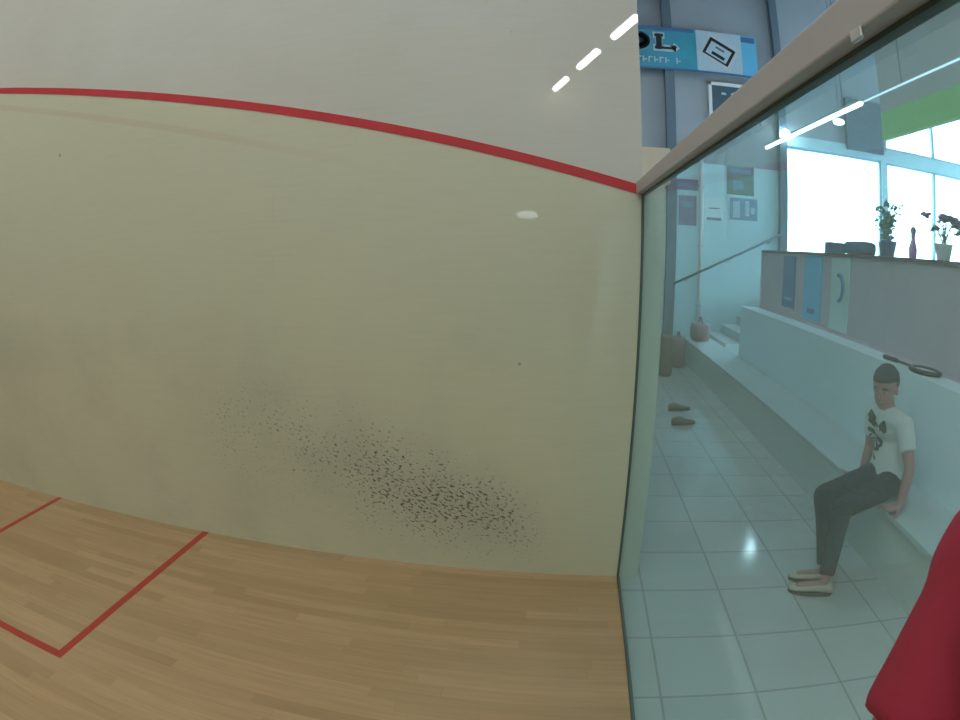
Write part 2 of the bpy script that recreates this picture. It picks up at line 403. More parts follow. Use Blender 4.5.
def tube_lamp(name, label, p, q, w, mat, group, up=HZ, rods=True):
    p, q = Vector(p), Vector(q); c = (p+q)/2; d = (q-p).normalized(); L = (q-p).length
    t = thing(name, label, 'lamp', c, group)
    ang = math.atan2(d.y, d.x)
    bm = bmesh.new(); box(bm, -L/2, L/2, -w*.55, w*.55, w*.35, w*.8, bev=.004); o = mesh_obj('housing', bm, 'wht', t); o.rotation_euler.z = ang
    bm = bmesh.new(); ring_tube(bm, [(-L/2+.0, 0, 0), (-L/2+.02, 0, 0), (L/2-.02, 0, 0), (L/2, 0, 0)], [(w*.3), w*.5, w*.5, w*.3], 14); o = mesh_obj('tube', bm, mat, t, smooth=True); o.rotation_euler.z = ang
    if rods:
        for s in (-.35, .35):
            bm = bmesh.new(); ring_tube(bm, [(L*s, 0, w*.75), (L*s, 0, up-c.z)], [.004]*2, 6)
            o = mesh_obj('hanging_wire', bm, 'steel', t); o.rotation_euler.z = ang
    return t
# lamps over the back of the court, seen mirrored in the glossy side wall
dd = .2875
def mir(t, h=4.37):           # t = mirrored dy/dx ratio
    zr = .2875 - t
    dx = (h-1.844)/zr
    return Vector((-(-3.10+dx), .389+dx*t, h))
for i, (a, b_) in enumerate(((-.125, -.082), (-.055, -.0226), (-.002, .018))):
    tube_lamp('tube_lamp', ['nearest', 'middle', 'farthest'][i]+' of three short white tube lamps hung in a row over the court', mir(a), mir(b_), .085, 'lamp', 'tube lamps hung over the court')
tube_lamp('batten_lamp', 'bright slim tube lamp high over the bench, its far end above the big window', (4.40, -2.2, fz(.553, -2.2)), (1.62, -2.2, fz(.553, -2.2)), .040, 'lamp2', None)
tube_lamp('batten_lamp', 'dimmer slim tube lamp over the bench, continuing the bright one to the right', (1.58, -2.2, fz(.555, -2.2)), (-3.0, -2.2, fz(.555, -2.2)), .014, 'dimlamp', None)
# round hall lamp
t = thing('pendant_lamp', 'small round white pendant lamp above the big window', 'lamp', (6.6, -4.4, 4.35))
bm = bmesh.new(); bmesh.ops.create_uvsphere(bm, u_segments=20, v_segments=10, radius=.11, matrix=Matrix.Diagonal((1, 1, .5, 1))); mesh_obj('lamp_globe', bm, 'lamp2', t, smooth=True)
bm = bmesh.new(); ring_tube(bm, [(0, 0, .05), (0, 0, HZ-4.35)], [.005]*2, 6); mesh_obj('cord', bm, 'steel', t)
t = thing('added_globe_lamp', 'white globe lamp added by the big window for a bright patch on the tiles', 'lamp', (D-.2, -4.16, 4.46))  # lamp added so its reflection makes a bright patch on the tiles
bm = bmesh.new(); bmesh.ops.create_uvsphere(bm, u_segments=20, v_segments=12, radius=.11); mesh_obj('lamp_globe', bm, 'globe', t, smooth=True)
bm = bmesh.new(); ring_tube(bm, [(.09, 0, 0), (.2, 0, 0)], [.04]*2, 12); mesh_obj('bracket', bm, 'wht', t)
# lamp added out of view, mirrored as a pale spot in the side wall
t = thing('added_spot_lamp', 'oval white lamp added on the opposite court wall for a mirrored pale spot', 'lamp', (-6.40, .99, 2.35))
bm = bmesh.new(); box(bm, 0, .03, -.2, .2, -.09, .09, bev=.01); mesh_obj('housing', bm, 'wht', t)
bm = bmesh.new(); ellipsoid(bm, (.03, 0, 0), (.05, .17, .06)); mesh_obj('lamp_cover', bm, 'bulk', t, smooth=True)

# high lamps that light court and hall
def high_lamp(x, y, z, sx, sy, watt, col, label, group):
    t = thing('ceiling_lamp', label, 'lamp', (x, y, z), group)
    bm = bmesh.new(); box(bm, -sx/2-.03, sx/2+.03, -sy/2-.03, sy/2+.03, .0, .08, bev=.01); mesh_obj('housing', bm, 'wht', t)
    mesh_obj('diffuser', B(-sx/2, sx/2, -sy/2, sy/2, -.012, -.002), 'lamp3', t)
    for s in (-.4, .4):
        bm = bmesh.new(); ring_tube(bm, [(s*sx, 0, .07), (s*sx, 0, HZ-z)], [.005]*2, 6); mesh_obj('hanging_wire', bm, 'steel', t)
    ld = bpy.data.lights.new('lamp_light', 'AREA'); ld.shape = 'RECTANGLE'; ld.size = sx; ld.size_y = sy; ld.energy = watt; ld.color = col
    lo = bpy.data.objects.new('lamp_light', ld); COL.objects.link(lo); lo.parent = t; lo.location = (0, 0, -.03)
for y in (1.2, 4.2, 7.2):
    high_lamp(-3.2, y, 7.3, 1.5, .5, 64, (1, .99, .90), 'wide white ceiling lamp hung high over the court', 'ceiling lamps over the court')
for x, y in ((-5.5, -5), (2.5, -7.5), (4.5, -.55)):  # lamps added out of view to brighten corridor and ledge wall
    high_lamp(x, y, 7.6, 1.5, .5, 72, (.80, .95, 1), 'wide white ceiling lamp added out of view to light the corridor', 'ceiling lamps added over the corridor')

# ------------------------------------------------------------------ far wall furniture
# text helper: strokes as small boxes, facing -X on the plane x = xp ; u runs towards -Y
def strokes(bm, segs, y0, z0, s, xp, th, w):
    for (u0, v0, u1, v1) in segs:
        a = Vector((xp, y0-u0*s, z0+v0*s)); b = Vector((xp, y0-u1*s, z0+v1*s)); d = b-a
        if d.length < 1e-6: continue
        d.normalize(); n = Vector((0, -d.z, d.y))*w/2
        e = d*w*.3
        v = [bm.verts.new(q+Vector((k, 0, 0))) for k in (0, -th) for q in (a-n-e, a+n-e, b+n+e, b-n+e)]
        for f in ((0, 1, 2, 3), (4, 5, 6, 7), (0, 1, 5, 4), (1, 2, 6, 5), (2, 3, 7, 6), (3, 0, 4, 7)): bm.faces.new([v[i] for i in f])
sz0, sz1, sy1, yL, yR = 5.62, 6.55, -3.62, -2.30, -3.28
sg = thing('hall_sign', 'long teal and pale blue banner sign with black letters high on the far wall', 'sign', (D-.2, -1.7, sz0))
xs = D-.16-.06; H = sz1-sz0
bm = bmesh.new(); box(bm, xs, xs+.055, yL, .2, sz0, sz1); attach(mesh_obj('teal_sheet', bm, 'teal'), sg)
attach(mesh_obj('pale_sheet', B(xs, xs+.055, yR, yL, sz0, sz1), 'paleblue'), sg)
bm = bmesh.new(); box(bm, xs, xs+.055, sy1, yR, sz0, sz1); attach(mesh_obj('blue_sheet', bm, 'blue'), sg)
attach(mesh_obj('dark_top_edge', B(xs-.01, xs, yL+.05, .2, sz1-.08, sz1), 'navy'), sg)
attach(mesh_obj('dark_corner', B(xs-.01, xs, sy1+.04, yR, sz1-.16, sz1-.04), 'navy'), sg)
attach(mesh_obj('dark_bottom_edge', B(xs-.01, xs, sy1, .2, sz0-.03, sz0+.015), 'navy'), sg)
def arc(cx, cy, rx, ry, a0, a1, n=14):
    P = [(cx+rx*math.cos(math.radians(a0+(a1-a0)*i/n)), cy+ry*math.sin(math.radians(a0+(a1-a0)*i/n))) for i in range(n+1)]
    return [(*P[i], *P[i+1]) for i in range(n)]
Ol = arc(0, 0, .19, .125, 0, 360, 20)
Ls = [(.45, -.14, .45, .14), (.38, .14, .53, .14), (.38, -.14, .76, -.14), (.76, -.14, .80, -.10)]
oy, oz = -1.06, 6.205
bm = bmesh.new(); strokes(bm, Ol, oy, oz, 1, xs-.004, .012, .17); strokes(bm, Ls, oy, oz, 1, xs-.004, .012, .15)
attach(mesh_obj('letter_outline', bm, 'paleblue'), sg)
bm = bmesh.new(); strokes(bm, Ol, oy, oz, 1, xs-.014, .008, .085)
attach(mesh_obj('black_letter', bm, 'ink'), sg)
bm = bmesh.new(); strokes(bm, Ls[:1], oy, oz, 1, xs-.014, .008, .11); strokes(bm, Ls[1:], oy, oz, 1, xs-.016, .006, .05)
attach(mesh_obj('black_letter', bm, 'ink'), sg)
bm = bmesh.new(); yy = -.95
for k, w in enumerate((1, 1, 1, 1, 1, 1, 1, 0, 1)):
    if w: strokes(bm, [(0, 0, 0, 1), (0, .95 if k % 2 else .45, .6, .95 if k % 2 else .45)], yy, 5.74, .11, xs-.002, .008, .03)
    yy -= .115
attach(mesh_obj('small_lettering', bm, 'paleblue'), sg)
cy, cz = -2.78, 6.10
def quad_pts(cy, cz, w, h, ang):
    c, s = math.cos(ang), math.sin(ang)
    return [(cy-(u*c-v*s), cz+(u*s+v*c)) for u, v in ((-w/2, -h/2), (w/2, -h/2), (w/2, h/2), (-w/2, h/2))]
def plate(bm, P, x0, x1):
    v = [bm.verts.new((x, a, b)) for x in (x0, x1) for a, b in P]
    for f in ((0, 1, 2, 3), (4, 5, 6, 7), (0, 1, 5, 4), (1, 2, 6, 5), (2, 3, 7, 6), (3, 0, 4, 7)): bm.faces.new([v[i] for i in f])
bm = bmesh.new(); plate(bm, quad_pts(cy, cz, .74, .58, -.5), xs-.006, xs); attach(mesh_obj('card_halo', bm, 'wht2'), sg)
bm = bmesh.new(); plate(bm, quad_pts(cy, cz, .60, .42, -.5), xs-.012, xs-.006); attach(mesh_obj('card_picture', bm, 'ink'), sg)
bm = bmesh.new(); plate(bm, quad_pts(cy+.01, cz-.015, .48, .31, -.5), xs-.016, xs-.012); attach(mesh_obj('card_face', bm, 'paleblue'), sg)
bm = bmesh.new(); plate(bm, quad_pts(cy+.03, cz-.10, .30, .07, -.5), xs-.020, xs-.016); attach(mesh_obj('card_writing', bm, 'ink'), sg)
bm = bmesh.new(); plate(bm, quad_pts(cy-.02, cz+.05, .20, .05, -.5), xs-.020, xs-.016); attach(mesh_obj('card_writing', bm, 'steel'), sg)

# dark framed board below the sign
a, zt_ = far(-3.27, 6.36); c_, zb_ = far(-4.7, 5.3)
nb = thing('framed_board', 'dark slate board in a pale frame just below the teal sign', 'board', (D, (a+c_)/2, zb_))
bm = bmesh.new(); t_ = .07
for q in ((c_, a, zt_-t_, zt_), (c_, a, zb_, zb_+t_), (c_, c_+t_, zb_, zt_), (a-t_, a, zb_, zt_)): box(bm, D-.07, D, *q, bev=.004)
attach(mesh_obj('frame', bm, 'wht'), nb)
attach(mesh_obj('panel', B(D-.04, D, c_+t_, a-t_, zb_+t_, zt_-t_), 'board'), nb)
bm = bmesh.new(); strokes(bm, [(0, 0, .1, .0), (.3, 0, .5, .1)], a-.3, zt_-.24, .7, D-.04, .006, .05); attach(mesh_obj('chalk_mark', bm, 'paleblue'), nb)

def poster(label, y12a, y12b, z12a, z12b, mat, marks, markmat):
    a, zt_ = far(y12a, z12a); b, zb_ = far(y12b, z12b)
    t = thing('poster', label, 'poster', (D, (a+b)/2, zb_))
    attach(mesh_obj('sheet', B(D-.02, D+.003, b, a, zb_, zt_), mat), t)
    bm = bmesh.new()
    for q in marks: box(bm, D-.026, D-.02, a+(b-a)*q[0], a+(b-a)*q[1], zb_+(zt_-zb_)*q[2], zb_+(zt_-zb_)*q[3])
    attach(mesh_obj('print', bm, markmat), t)
M['pgreen'] = plain('poster_grey_green', (.20, .30, .28), .6, var=.3, scale=5)
M['pblue'] = plain('poster_soft_blue', (.24, .38, .52), .6, var=.25, scale=6)
M['pmauve'] = plain('notice_mauve', (.27, .24, .36), .6, var=.2, scale=5)
poster('upper grey green poster beside the big window', -3.72, -4.45, 4.16, 3.42, 'pgreen', [(.1, .9, .75, .9), (.2, .6, .2, .5)], 'pblue')
poster('lower blue picture poster beside the big window', -3.80, -4.55, 3.34, 2.78, 'pblue', [(.1, .35, .1, .85), (.55, .7, .2, .9), (.75, .9, .3, .6)], 'paleblue')
poster('small pale notice left of the two window posters', -3.12, -3.62, 3.30, 2.72, 'white', [(.1, .9, .0, .12), (.2, .8, .5, .55)], 'pmauve')
poster('wide mauve notice high at the left of the far wall', -1.3, -2.95, 3.72, 3.44, 'pmauve', [(.1, .3, .3, .6), (.5, .9, .3, .6)], 'pblue')
poster('grey notice under the wide mauve one', -2.45, -2.90, 3.3, 2.55, 'pmauve', [(.2, .8, .6, .8)], 'pblue')
# white downpipe
yp, _ = far(-3.02, 0)
t = thing('downpipe', 'slim white vertical pipe on the far wall', 'pipe', (D-.06, yp, 0))
bm = bmesh.new(); ring_tube(bm, [(0, 0, 0), (0, 0, 4.0)], [.045]*2, 12); mesh_obj('pipe', bm, 'wht', t, smooth=True)
for z in (.8, 2.0, 3.2): mesh_obj('clamp', B(-.055, .06, -.055, .055, z, z+.03), 'metal', t)
# staircase with handrail
st = thing('staircase', 'pale stone steps rising beside the far end of the balustrade', 'stairs', (7.9, -2.4, 0))
for k in range(7):
    bm = bmesh.new(); box(bm, 7.15, 8.75, -2.15-.32*k-.33, -2.15-.32*k, 0, .165*(k+1), bev=.008); attach(mesh_obj('step', bm, 'stone'), st)
ra, rz = far(-2.3, 1.07); rb, rz2 = far(-5.2, 2.5)
hr = thing('handrail', 'dark sloping handrail rising to the right in front of the far wall', 'handrail', (D-.2, ra, 0))
bm = bmesh.new(); ring_tube(bm, [(D-.15, ra, rz), (D-.15, rb, rz2)], [.024]*2, 10); attach(mesh_obj('rail', bm, 'steel', smooth=True), hr)
for f in (.12, .5, .88):
    bm = bmesh.new(); y_, z_ = ra+(rb-ra)*f, rz+(rz2-rz)*f; ring_tube(bm, [(D-.15, y_, z_-.01), (D-.15, y_, z_-.06), (D, y_, z_-.07)], [.008]*3, 8)
    attach(mesh_obj('bracket', bm, 'steel', smooth=True), hr)

# bags at the far end of the corridor
def bag(label, x, y, z, w, d, h, mat):
    t = thing('sports_bag', label, 'bag', (x, y, z))
    bm = bmesh.new(); box(bm, -w/2, w/2, -d/2, d/2, 0, h, bev=min(w, d, h)*.28); mesh_obj('body', bm, mat, t, smooth=True)
    bm = bmesh.new(); ring_tube(bm, [(w*.3*math.cos(a), 0, h*.93+.11*math.sin(a)) for a in [PI*i/8 for i in range(9)]], [.012]*9, 6); mesh_obj('handle', bm, 'toprail', t)
    return t
bag('dark brown bag standing on the corridor floor, farthest left', 5.9, -1.18, 0, .30, .20, .62, 'brown')
bag('dusty rose bag on the floor beside the dark brown one', 6.6, -1.50, 0, .34, .24, .5, 'rose')
bag('reddish brown bag lying on the far end of the bench', 6.6, -1.86, .44, .36, .30, .30, 'rose')

def shoe(name, label, loc, ang, mat, L=.29, cat='shoe', group=None, parent=None):
    t = thing(name, label, cat, loc, group) if parent is None else parent
    pts = []; n = 10
    bm = bmesh.new()
    prof = [(-.5, .05, .030), (-.46, .085, .042), (-.3, .10, .046), (-.12, .088, .042), (.06, .068, .046), (.22, .056, .052), (.38, .046, .046), (.47, .034, .032), (.5, .025, .014)]
    rings = []
    for x, h, w in prof:
        r = []
        for k in range(12):
            a = 2*PI*k/12; z = .02+ (h-.02)*(.5+.5*math.sin(a))
            r.append(bm.verts.new((x*L, w*math.cos(a)*(1.0 if math.sin(a) < .2 else .75), z)))
        rings.append(r)
    for r0, r1 in zip(rings, rings[1:]):
        for k in range(12): bm.faces.new((r0[k], r0[(k+1) % 12], r1[(k+1) % 12], r1[k]))
    bm.faces.new(rings[0]); bm.faces.new(rings[-1])
    o1 = mesh_obj('upper' if parent is None else 'shoe', bm, mat, t, smooth=True)
    bm = bmesh.new(); v0, v1 = [], []
    for k in range(24):
        a = 2*PI*k/24; x = math.cos(a)*.515*L; y = math.sin(a)*(.046+.008*math.cos(a))
        v0.append(bm.verts.new((x, y, 0))); v1.append(bm.verts.new((x, y, .024)))
    bm.faces.new(v0); bm.faces.new(v1)
    for k in range(24): bm.faces.new((v0[k], v0[(k+1) % 24], v1[(k+1) % 24], v1[k]))
    o2 = mesh_obj('sole', bm, 'sole', t if parent is None else o1)
    if parent is None: t.rotation_euler.z = ang
    else: o1.location = Vector(loc)-parent.location; o1.rotation_euler.z = ang
    return t
shoe('shoe', 'brown shoe lying on the corridor tiles by the glass, nearer of two', (3.25, -.98, 0), -1.2, 'brown', .30)
shoe('shoe', 'brown shoe lying on the corridor tiles by the glass, farther of two', (3.85, -1.04, 0), -1.25, 'brown', .30)

# squash racket on the ledge
rk = thing('squash_racket', 'black squash racket lying on the ledge behind the seated man', 'racket', (.86, -2.26, 1.155))
rk.rotation_euler = (0, 0, math.radians(187))
bm = bmesh.new(); E_ = [(.22+.145*math.cos(2*PI*k/28), .098*math.sin(2*PI*k/28), .014) for k in range(28)]
for k in range(28): capsule(bm, E_[k], E_[(k+1) % 28], .018, .018, 8)
mesh_obj('frame', bm, 'black', rk, smooth=True)
bm = bmesh.new(); capsule(bm, (.08, .02, .014), (-.02, .006, .016), .008, .009, 8); capsule(bm, (.08, -.02, .014), (-.02, -.006, .016), .008, .009, 8); capsule(bm, (-.02, 0, .016), (-.14, 0, .017), .011, .011, 8)
mesh_obj('shaft', bm, 'black', rk, smooth=True)
bm = bmesh.new(); ring_tube(bm, [(-.14, 0, .018), (-.15, 0, .018), (-.33, 0, .018), (-.34, 0, .018)], [.012, .017, .018, .014], 8); mesh_obj('grip', bm, 'black', rk, smooth=True)
bm = bmesh.new()
for k in range(-6, 7):
    y = k*.0145; dx = .142*math.sqrt(max(0, 1-(y/.096)**2)); ring_tube(bm, [(.22-dx, y, .014), (.22+dx, y, .014)], [.0009]*2, 4)
for k in range(-9, 10):
    x = k*.0145; dy = .095*math.sqrt(max(0, 1-(x/.143)**2)); ring_tube(bm, [(.22+x, -dy, .015), (.22+x, dy, .015)], [.0009]*2, 4)
mesh_obj('strings', bm, 'wht', rk)

# ------------------------------------------------------------------ things on the counter
def leafy(name, label, loc, h, spread, n, leafmat, potmat, seed, ls=.09, flowers=0):
    rnd = random.Random(seed); t = thing(name, label, 'plant', loc)
    bm = bmesh.new(); ring_tube(bm, [(0, 0, 0), (0, 0, .012), (0, 0, .12), (0, 0, .14), (0, 0, .13)], [.055, .06, .082, .09, .07], 18); mesh_obj('pot', bm, potmat, t, smooth=True)
    bm = bmesh.new(); lb = bmesh.new(); fb = bmesh.new()
    for i in range(n):
        a = rnd.uniform(0, 2*PI); rr = spread*rnd.uniform(.2, 1); hh = h*rnd.uniform(.45, 1)
        P = [Vector((0, 0, .11)), Vector((rr*.35*math.cos(a), rr*.35*math.sin(a), .11+hh*.6)), Vector((rr*math.cos(a), rr*math.sin(a), .11+hh))]
        ring_tube(bm, P, [.006, .004, .002], 5)
        for k in range(5):
            f = .35+.65*k/4; p = P[0].lerp(P[1], f).lerp(P[1].lerp(P[2], f), f)
            d = Vector((rnd.uniform(-1, 1), rnd.uniform(-1, 1), rnd.uniform(-.5, .8))).normalized(); s = d.cross(Vector((0, 0, 1))).normalized()*ls*.28
            L = ls*rnd.uniform(.7, 1.2); up = s.cross(d).normalized()*ls*.08
            v = [lb.verts.new(q) for q in (p, p+d*L*.45+s+up, p+d*L, p+d*L*.45-s+up, p+d*L*.45-up)]
            lb.faces.new((v[0], v[1], v[2], v[4])); lb.faces.new((v[0], v[4], v[2], v[3]))
        if flowers and i < flowers:
            for k in range(6):
                ellipsoid(fb, P[2]+Vector((.03*math.cos(k*PI/3), .03*math.sin(k*PI/3), rnd.uniform(-.02, .02))), (.022, .022, .014), seg=8)
    mesh_obj('stem', bm, leafmat, t); mesh_obj('foliage', lb, leafmat, t)
    if flowers: mesh_obj('flower', fb, 'flower', t, smooth=True)
    else: fb.free()
    return t
CZ = 1.965
leafy('potted_plant', 'leafy green potted plant on the counter against the window pillar', (2.02, -2.66, CZ), .40, .16, 26, 'leaf', 'pot', 1)
leafy('potted_plant', 'flowering plant with dark violet blooms, rightmost on the counter', (.62, -2.66, CZ), .28, .22, 14, 'leaf', 'wht', 2, .06, 12)
leafy('potted_plant', 'small low plant between the leafy one and the pink vase', (1.75, -2.52, CZ), .10, .10, 12, 'leaf', 'pot', 3, .05)
leafy('potted_plant', 'flowering plant in a pale pot just right of the pink vase', (1.02, -2.66, CZ), .26, .18, 12, 'leaf', 'wht', 5, .05, 9)
t = thing('vase', 'slim pink violet vase on the counter beside the plants', 'vase', (1.40, -2.58, CZ))
bm = bmesh.new(); ring_tube(bm, [(0, 0, z) for z in (0, .01, .08, .16, .2, .21)], [.03, .038, .042, .02, .024, .02], 18); mesh_obj('body', bm, 'vase', t, smooth=True)
bm = bmesh.new(); ellipsoid(bm, (0, 0, .235), (.03, .03, .035), seg=12); mesh_obj('flower_head', bm, 'navy', t, smooth=True)
M['cushion'] = plain('dark_blue_cloth', (.10, .16, .30), .8)
for lab, x, y, w, h in (('dark blue cloth bundle on the counter left of the leafy plant', 2.38, -2.54, .21, .13), ('small dark box on the counter above the pale green banner', 3.0, -2.55, .08, .12)):
    t = thing('cloth_bundle' if w > .1 else 'small_box', lab, 'bundle' if w > .1 else 'box', (x, y, CZ))
    bm = bmesh.new(); box(bm, -w, w, -.1, .1, 0, h, bev=h*.35 if w > .1 else .01); mesh_obj('body', bm, 'cushion', t, smooth=w > .1)
    bm = bmesh.new(); box(bm, -w*.7, w*.7, -.102, .102, h*.45, h*.5); mesh_obj('band', bm, 'navy', t)

# ------------------------------------------------------------------ people
def hand(bm, wrist, dirv, palmn, curl=.35, size=1.0, thumb=1):
    """palm and five fingers added to bm. dirv: pointing direction, palmn: normal on palm side"""
    w = Vector(wrist); d = Vector(dirv).normalized(); n = Vector(palmn); n = (n-d*n.dot(d)).normalized(); s = d.cross(n)*thumb
    for k in range(4):
        a = w+s*(.027-.018*k)*size*.7; b = w+d*.085*size+s*(.027-.018*k)*size; capsule(bm, a, b, .0145*size, .0115*size, 8)
    for k, L in enumerate((.070, .080, .074, .058)):
        p = w+d*.088*size+s*(.030-.020*k)*size; q = d.copy()
        for j, f in enumerate((.45, .32, .25)):
            ax = s; rot = Matrix.Rotation((curl*(1+.1*k))*(1 if j else .6)*(-thumb), 3, ax.normalized()*1)
            q = rot @ q; e = p+q*L*f*size; capsule(bm, p, e, (.0088-.001*j)*size, (.0082-.001*j)*size, 8); p = e
    p = w+d*.025*size+s*.028*size; q = (d*.7+s*.75+n*.25).normalized()
    for j, f in enumerate((.034, .030, .024)):
        e = p+q*f*size; capsule(bm, p, e, (.0115-.0012*j)*size, (.0105-.0012*j)*size, 8); p = e; q = (q*.8+d*.45+n*.1).normalized()

def head_frame(face, up):
    f = Vector(face).normalized(); u = Vector(up); u = (u-f*u.dot(f)).normalized(); r = f.cross(u)
    return Matrix((r, f, u)).transposed()          # columns: right, forward, up

def figure(label, root, J, face, headc, headup=(0, 0, 1), skin='skin', shirt='shirt', legs='trousers', sleeve=.62, leglen=1.0, hr=1.0, footang=(0, 0), hairmat='hair', vox=.0065, handdirs=None, bulk=1.0, hem=.062):
    t = thing('person', label, 'person', root)
    V = {k: Vector(v) for k, v in J.items()}
    side = (V['shR']-V['shL']).normalized(); hs = (V['hipR']-V['hipL']).normalized()
    pel = (V['hipL']+V['hipR'])/2; shc = (V['shL']+V['shR'])/2; chest = V['chest']
    R = head_frame(face, headup); hc = Vector(headc)
    L = lambda x, y, z: hc + R @ Vector((x, y, z))*hr
    # --- body: one continuous surface
    bm = bmesh.new()
    ring_tube(bm, [pel-(chest-pel)*.12, pel, pel.lerp(chest, .5), chest, chest.lerp(shc, .6), shc+(V['neck']-shc)*.3], [(.13, .085), (.155, .10), (.135, .09), (.155, .10), (.165, .09), (.10, .06)], 20, side=side)
    ring_tube(bm, [shc, V['neck'], hc+R @ Vector((0, -.015, -.03))], [.062, .056, .055], 14)
    for s in 'LR':
        capsule(bm, shc.lerp(V['sh'+s], .35), V['sh'+s], .06, .056*bulk); capsule(bm, V['sh'+s], V['sh'+s].lerp(V['el'+s], .45), .054*bulk, .048*bulk); capsule(bm, V['sh'+s].lerp(V['el'+s], .45), V['el'+s], .047*bulk, .038)
        capsule(bm, V['el'+s], V['el'+s].lerp(V['wr'+s], .35), .038, .040); capsule(bm, V['el'+s].lerp(V['wr'+s], .35), V['wr'+s], .040, .026)
        hd, hn, th, cu = handdirs[s]; hand(bm, V['wr'+s], hd, hn, cu, 1.0, th)
        k_, a_ = V['kn'+s], V['an'+s]
        capsule(bm, V['hip'+s], k_, .082, .056); capsule(bm, k_, k_.lerp(a_, .35), .053, .056); capsule(bm, k_.lerp(a_, .35), a_, .054, .034)
        ft = Vector((math.cos(footang['LR'.index(s)]), math.sin(footang['LR'.index(s)]), 0))
        capsule(bm, a_-Vector((0, 0, .03)), Vector((a_.x, a_.y, root[2]+.04))+ft*.15, .034, .026)
    # head: skull, jaw, nose, brow, ears
    ellipsoid(bm, L(0, -.005, .035), (.076*hr, .094*hr, .088*hr), R); ellipsoid(bm, L(0, .022, -.035), (.060*hr, .070*hr, .075*hr), R)
    ellipsoid(bm, L(0, .050, -.085), (.030*hr, .028*hr, .024*hr), R)
    ring_tube(bm, [L(0, .088, .018), L(0, .103, -.006), L(0, .112, -.026), L(0, .092, -.036)], [.008, .011, .015, .009], 10)
    capsule(bm, L(-.045, .076, .024), L(.045, .076, .024), .010, .010, 8)
    ring_tube(bm, [L(-.026, .083, -.058), L(0, .092, -.056), L(.026, .083, -.058)], [.006, .009, .006], 8)
    for s in (-1, 1): ellipsoid(bm, L(s*.074, -.006, -.006), (.010*hr, .020*hr, .032*hr), R, 12)
    body = mesh_obj('body', bm, skin); attach(body, t)
    bake(body, [('REMESH', dict(mode='VOXEL', voxel_size=vox)), ('SMOOTH', dict(iterations=2, factor=.5))])
    # --- face parts
    for s in (-1, 1):
        bm = bmesh.new(); ellipsoid(bm, L(s*.031, .0795, .004), (.0125*hr, .009*hr, .0065*hr), R, 12); e = attach(mesh_obj('eye', bm, 'eye', smooth=True), t)
        bm = bmesh.new(); ellipsoid(bm, L(s*.031, .0880, .0035)-t.location, (.0055*hr, .003*hr, .0055*hr), R, 10); mesh_obj('pupil', bm, 'hair', e, smooth=True).location = -e.location
        bm = bmesh.new(); ring_tube(bm, [L(s*.014, .092, .026), L(s*.032, .091, .031), L(s*.050, .080, .026)], [.003, .0045, .002], 6); attach(mesh_obj('eyebrow', bm, 'hair', smooth=True), t)
    bm = bmesh.new(); ring_tube(bm, [L(-.024, .086, -.058), L(0, .0965, -.056), L(.024, .086, -.058)], [.003, .0065, .003], 8); attach(mesh_obj('mouth', bm, 'lip', smooth=True), t)
    # hair cap
    bm = bmesh.new(); ellipsoid(bm, Vector((0, 0, 0)), (1, 1, 1), seg=32)
    for v in bm.verts:
        p = v.co.copy(); x, y, z = p.x*.083, p.y*.100-.012, p.z*.096+.042
        lim = .052 if y > .03 else (.052-(.03-y)*1.5 if y > -.05 else -.068)
        if z < lim: x, y, z = x*.80, y*.80 - .004, min(z, lim) if z > -.02 else z*.6
        v.co = L(x, y, z) + Vector((random.uniform(-1, 1), random.uniform(-1, 1), random.uniform(-1, 1)))*.0022
    attach(mesh_obj('hair', bm, hairmat, smooth=True), t)
    # --- shirt
    bm = bmesh.new(); e = .016
    low = pel-(chest-pel)*.10
    ring_tube(bm, [low, pel, pel.lerp(chest, .5), chest, chest.lerp(shc, .6), shc+(V['neck']-shc)*.42], [(.172+e*.3, .118), (.165+e, .112), (.148+e, .100+e*.8), (.160+e, .102+e*.8), (.168+e, .092+e), (.075, .064)], 24, side=side)
    for s in 'LR':
        c = V['sh'+s]; q = c.lerp(V['el'+s], sleeve); d = (q-c).normalized()
        capsule(bm, shc.lerp(c, .25)+Vector((0, 0, .005)), c-Vector((0, 0, .003)), .080, .070*bulk)
        ring_tube(bm, [c-d*.03, c+d*.02, c.lerp(q, .5), q], [.050*bulk, .064*bulk, .064*bulk, .061*bulk], 18)
    sh = mesh_obj('shirt', bm, shirt); attach(sh, t)
    bake(sh, [('REMESH', dict(mode='VOXEL', voxel_size=.007)), ('SMOOTH', dict(iterations=4, factor=.5))])
    # --- trousers or shorts
    bm = bmesh.new()
    ring_tube(bm, [pel+(chest-pel)*.15, pel+(chest-pel)*.02, pel-(chest-pel)*.18, pel-(chest-pel)*.32], [(.150, .098), (.160, .110), (.165, .115), (.10, .08)], 22, side=hs)
    for s in 'LR':
        h_, k_, a_ = V['hip'+s], V['kn'+s], V['an'+s]
        capsule(bm, h_, h_.lerp(k_, .5), .098, .086)
        if leglen >= 1:
            capsule(bm, h_.lerp(k_, .4), k_, .087, .072); end = k_.lerp(a_, .93)
            ring_tube(bm, [k_.lerp(a_, -.06), k_, k_.lerp(a_, .35), end], [.06, .074, hem+.010, hem], 18)
        else:
            end = h_.lerp(k_, leglen); ring_tube(bm, [h_, h_.lerp(end, .6), end], [.098, .098, .1], 20)
    tr = mesh_obj('trousers' if leglen >= 1 else 'shorts', bm, legs); attach(tr, t)
    bake(tr, [('REMESH', dict(mode='VOXEL', voxel_size=.008)), ('SMOOTH', dict(iterations=4, factor=.5))])
    for i, s in enumerate('LR'):
        a_ = V['an'+s]; ft = Vector((math.cos(footang[i]), math.sin(footang[i]), 0))
        shoe('shoe', '', Vector((a_.x, a_.y, root[2]))+ft*.075, footang[i], 'shoe', .275, parent=t)
    return t, sh, body

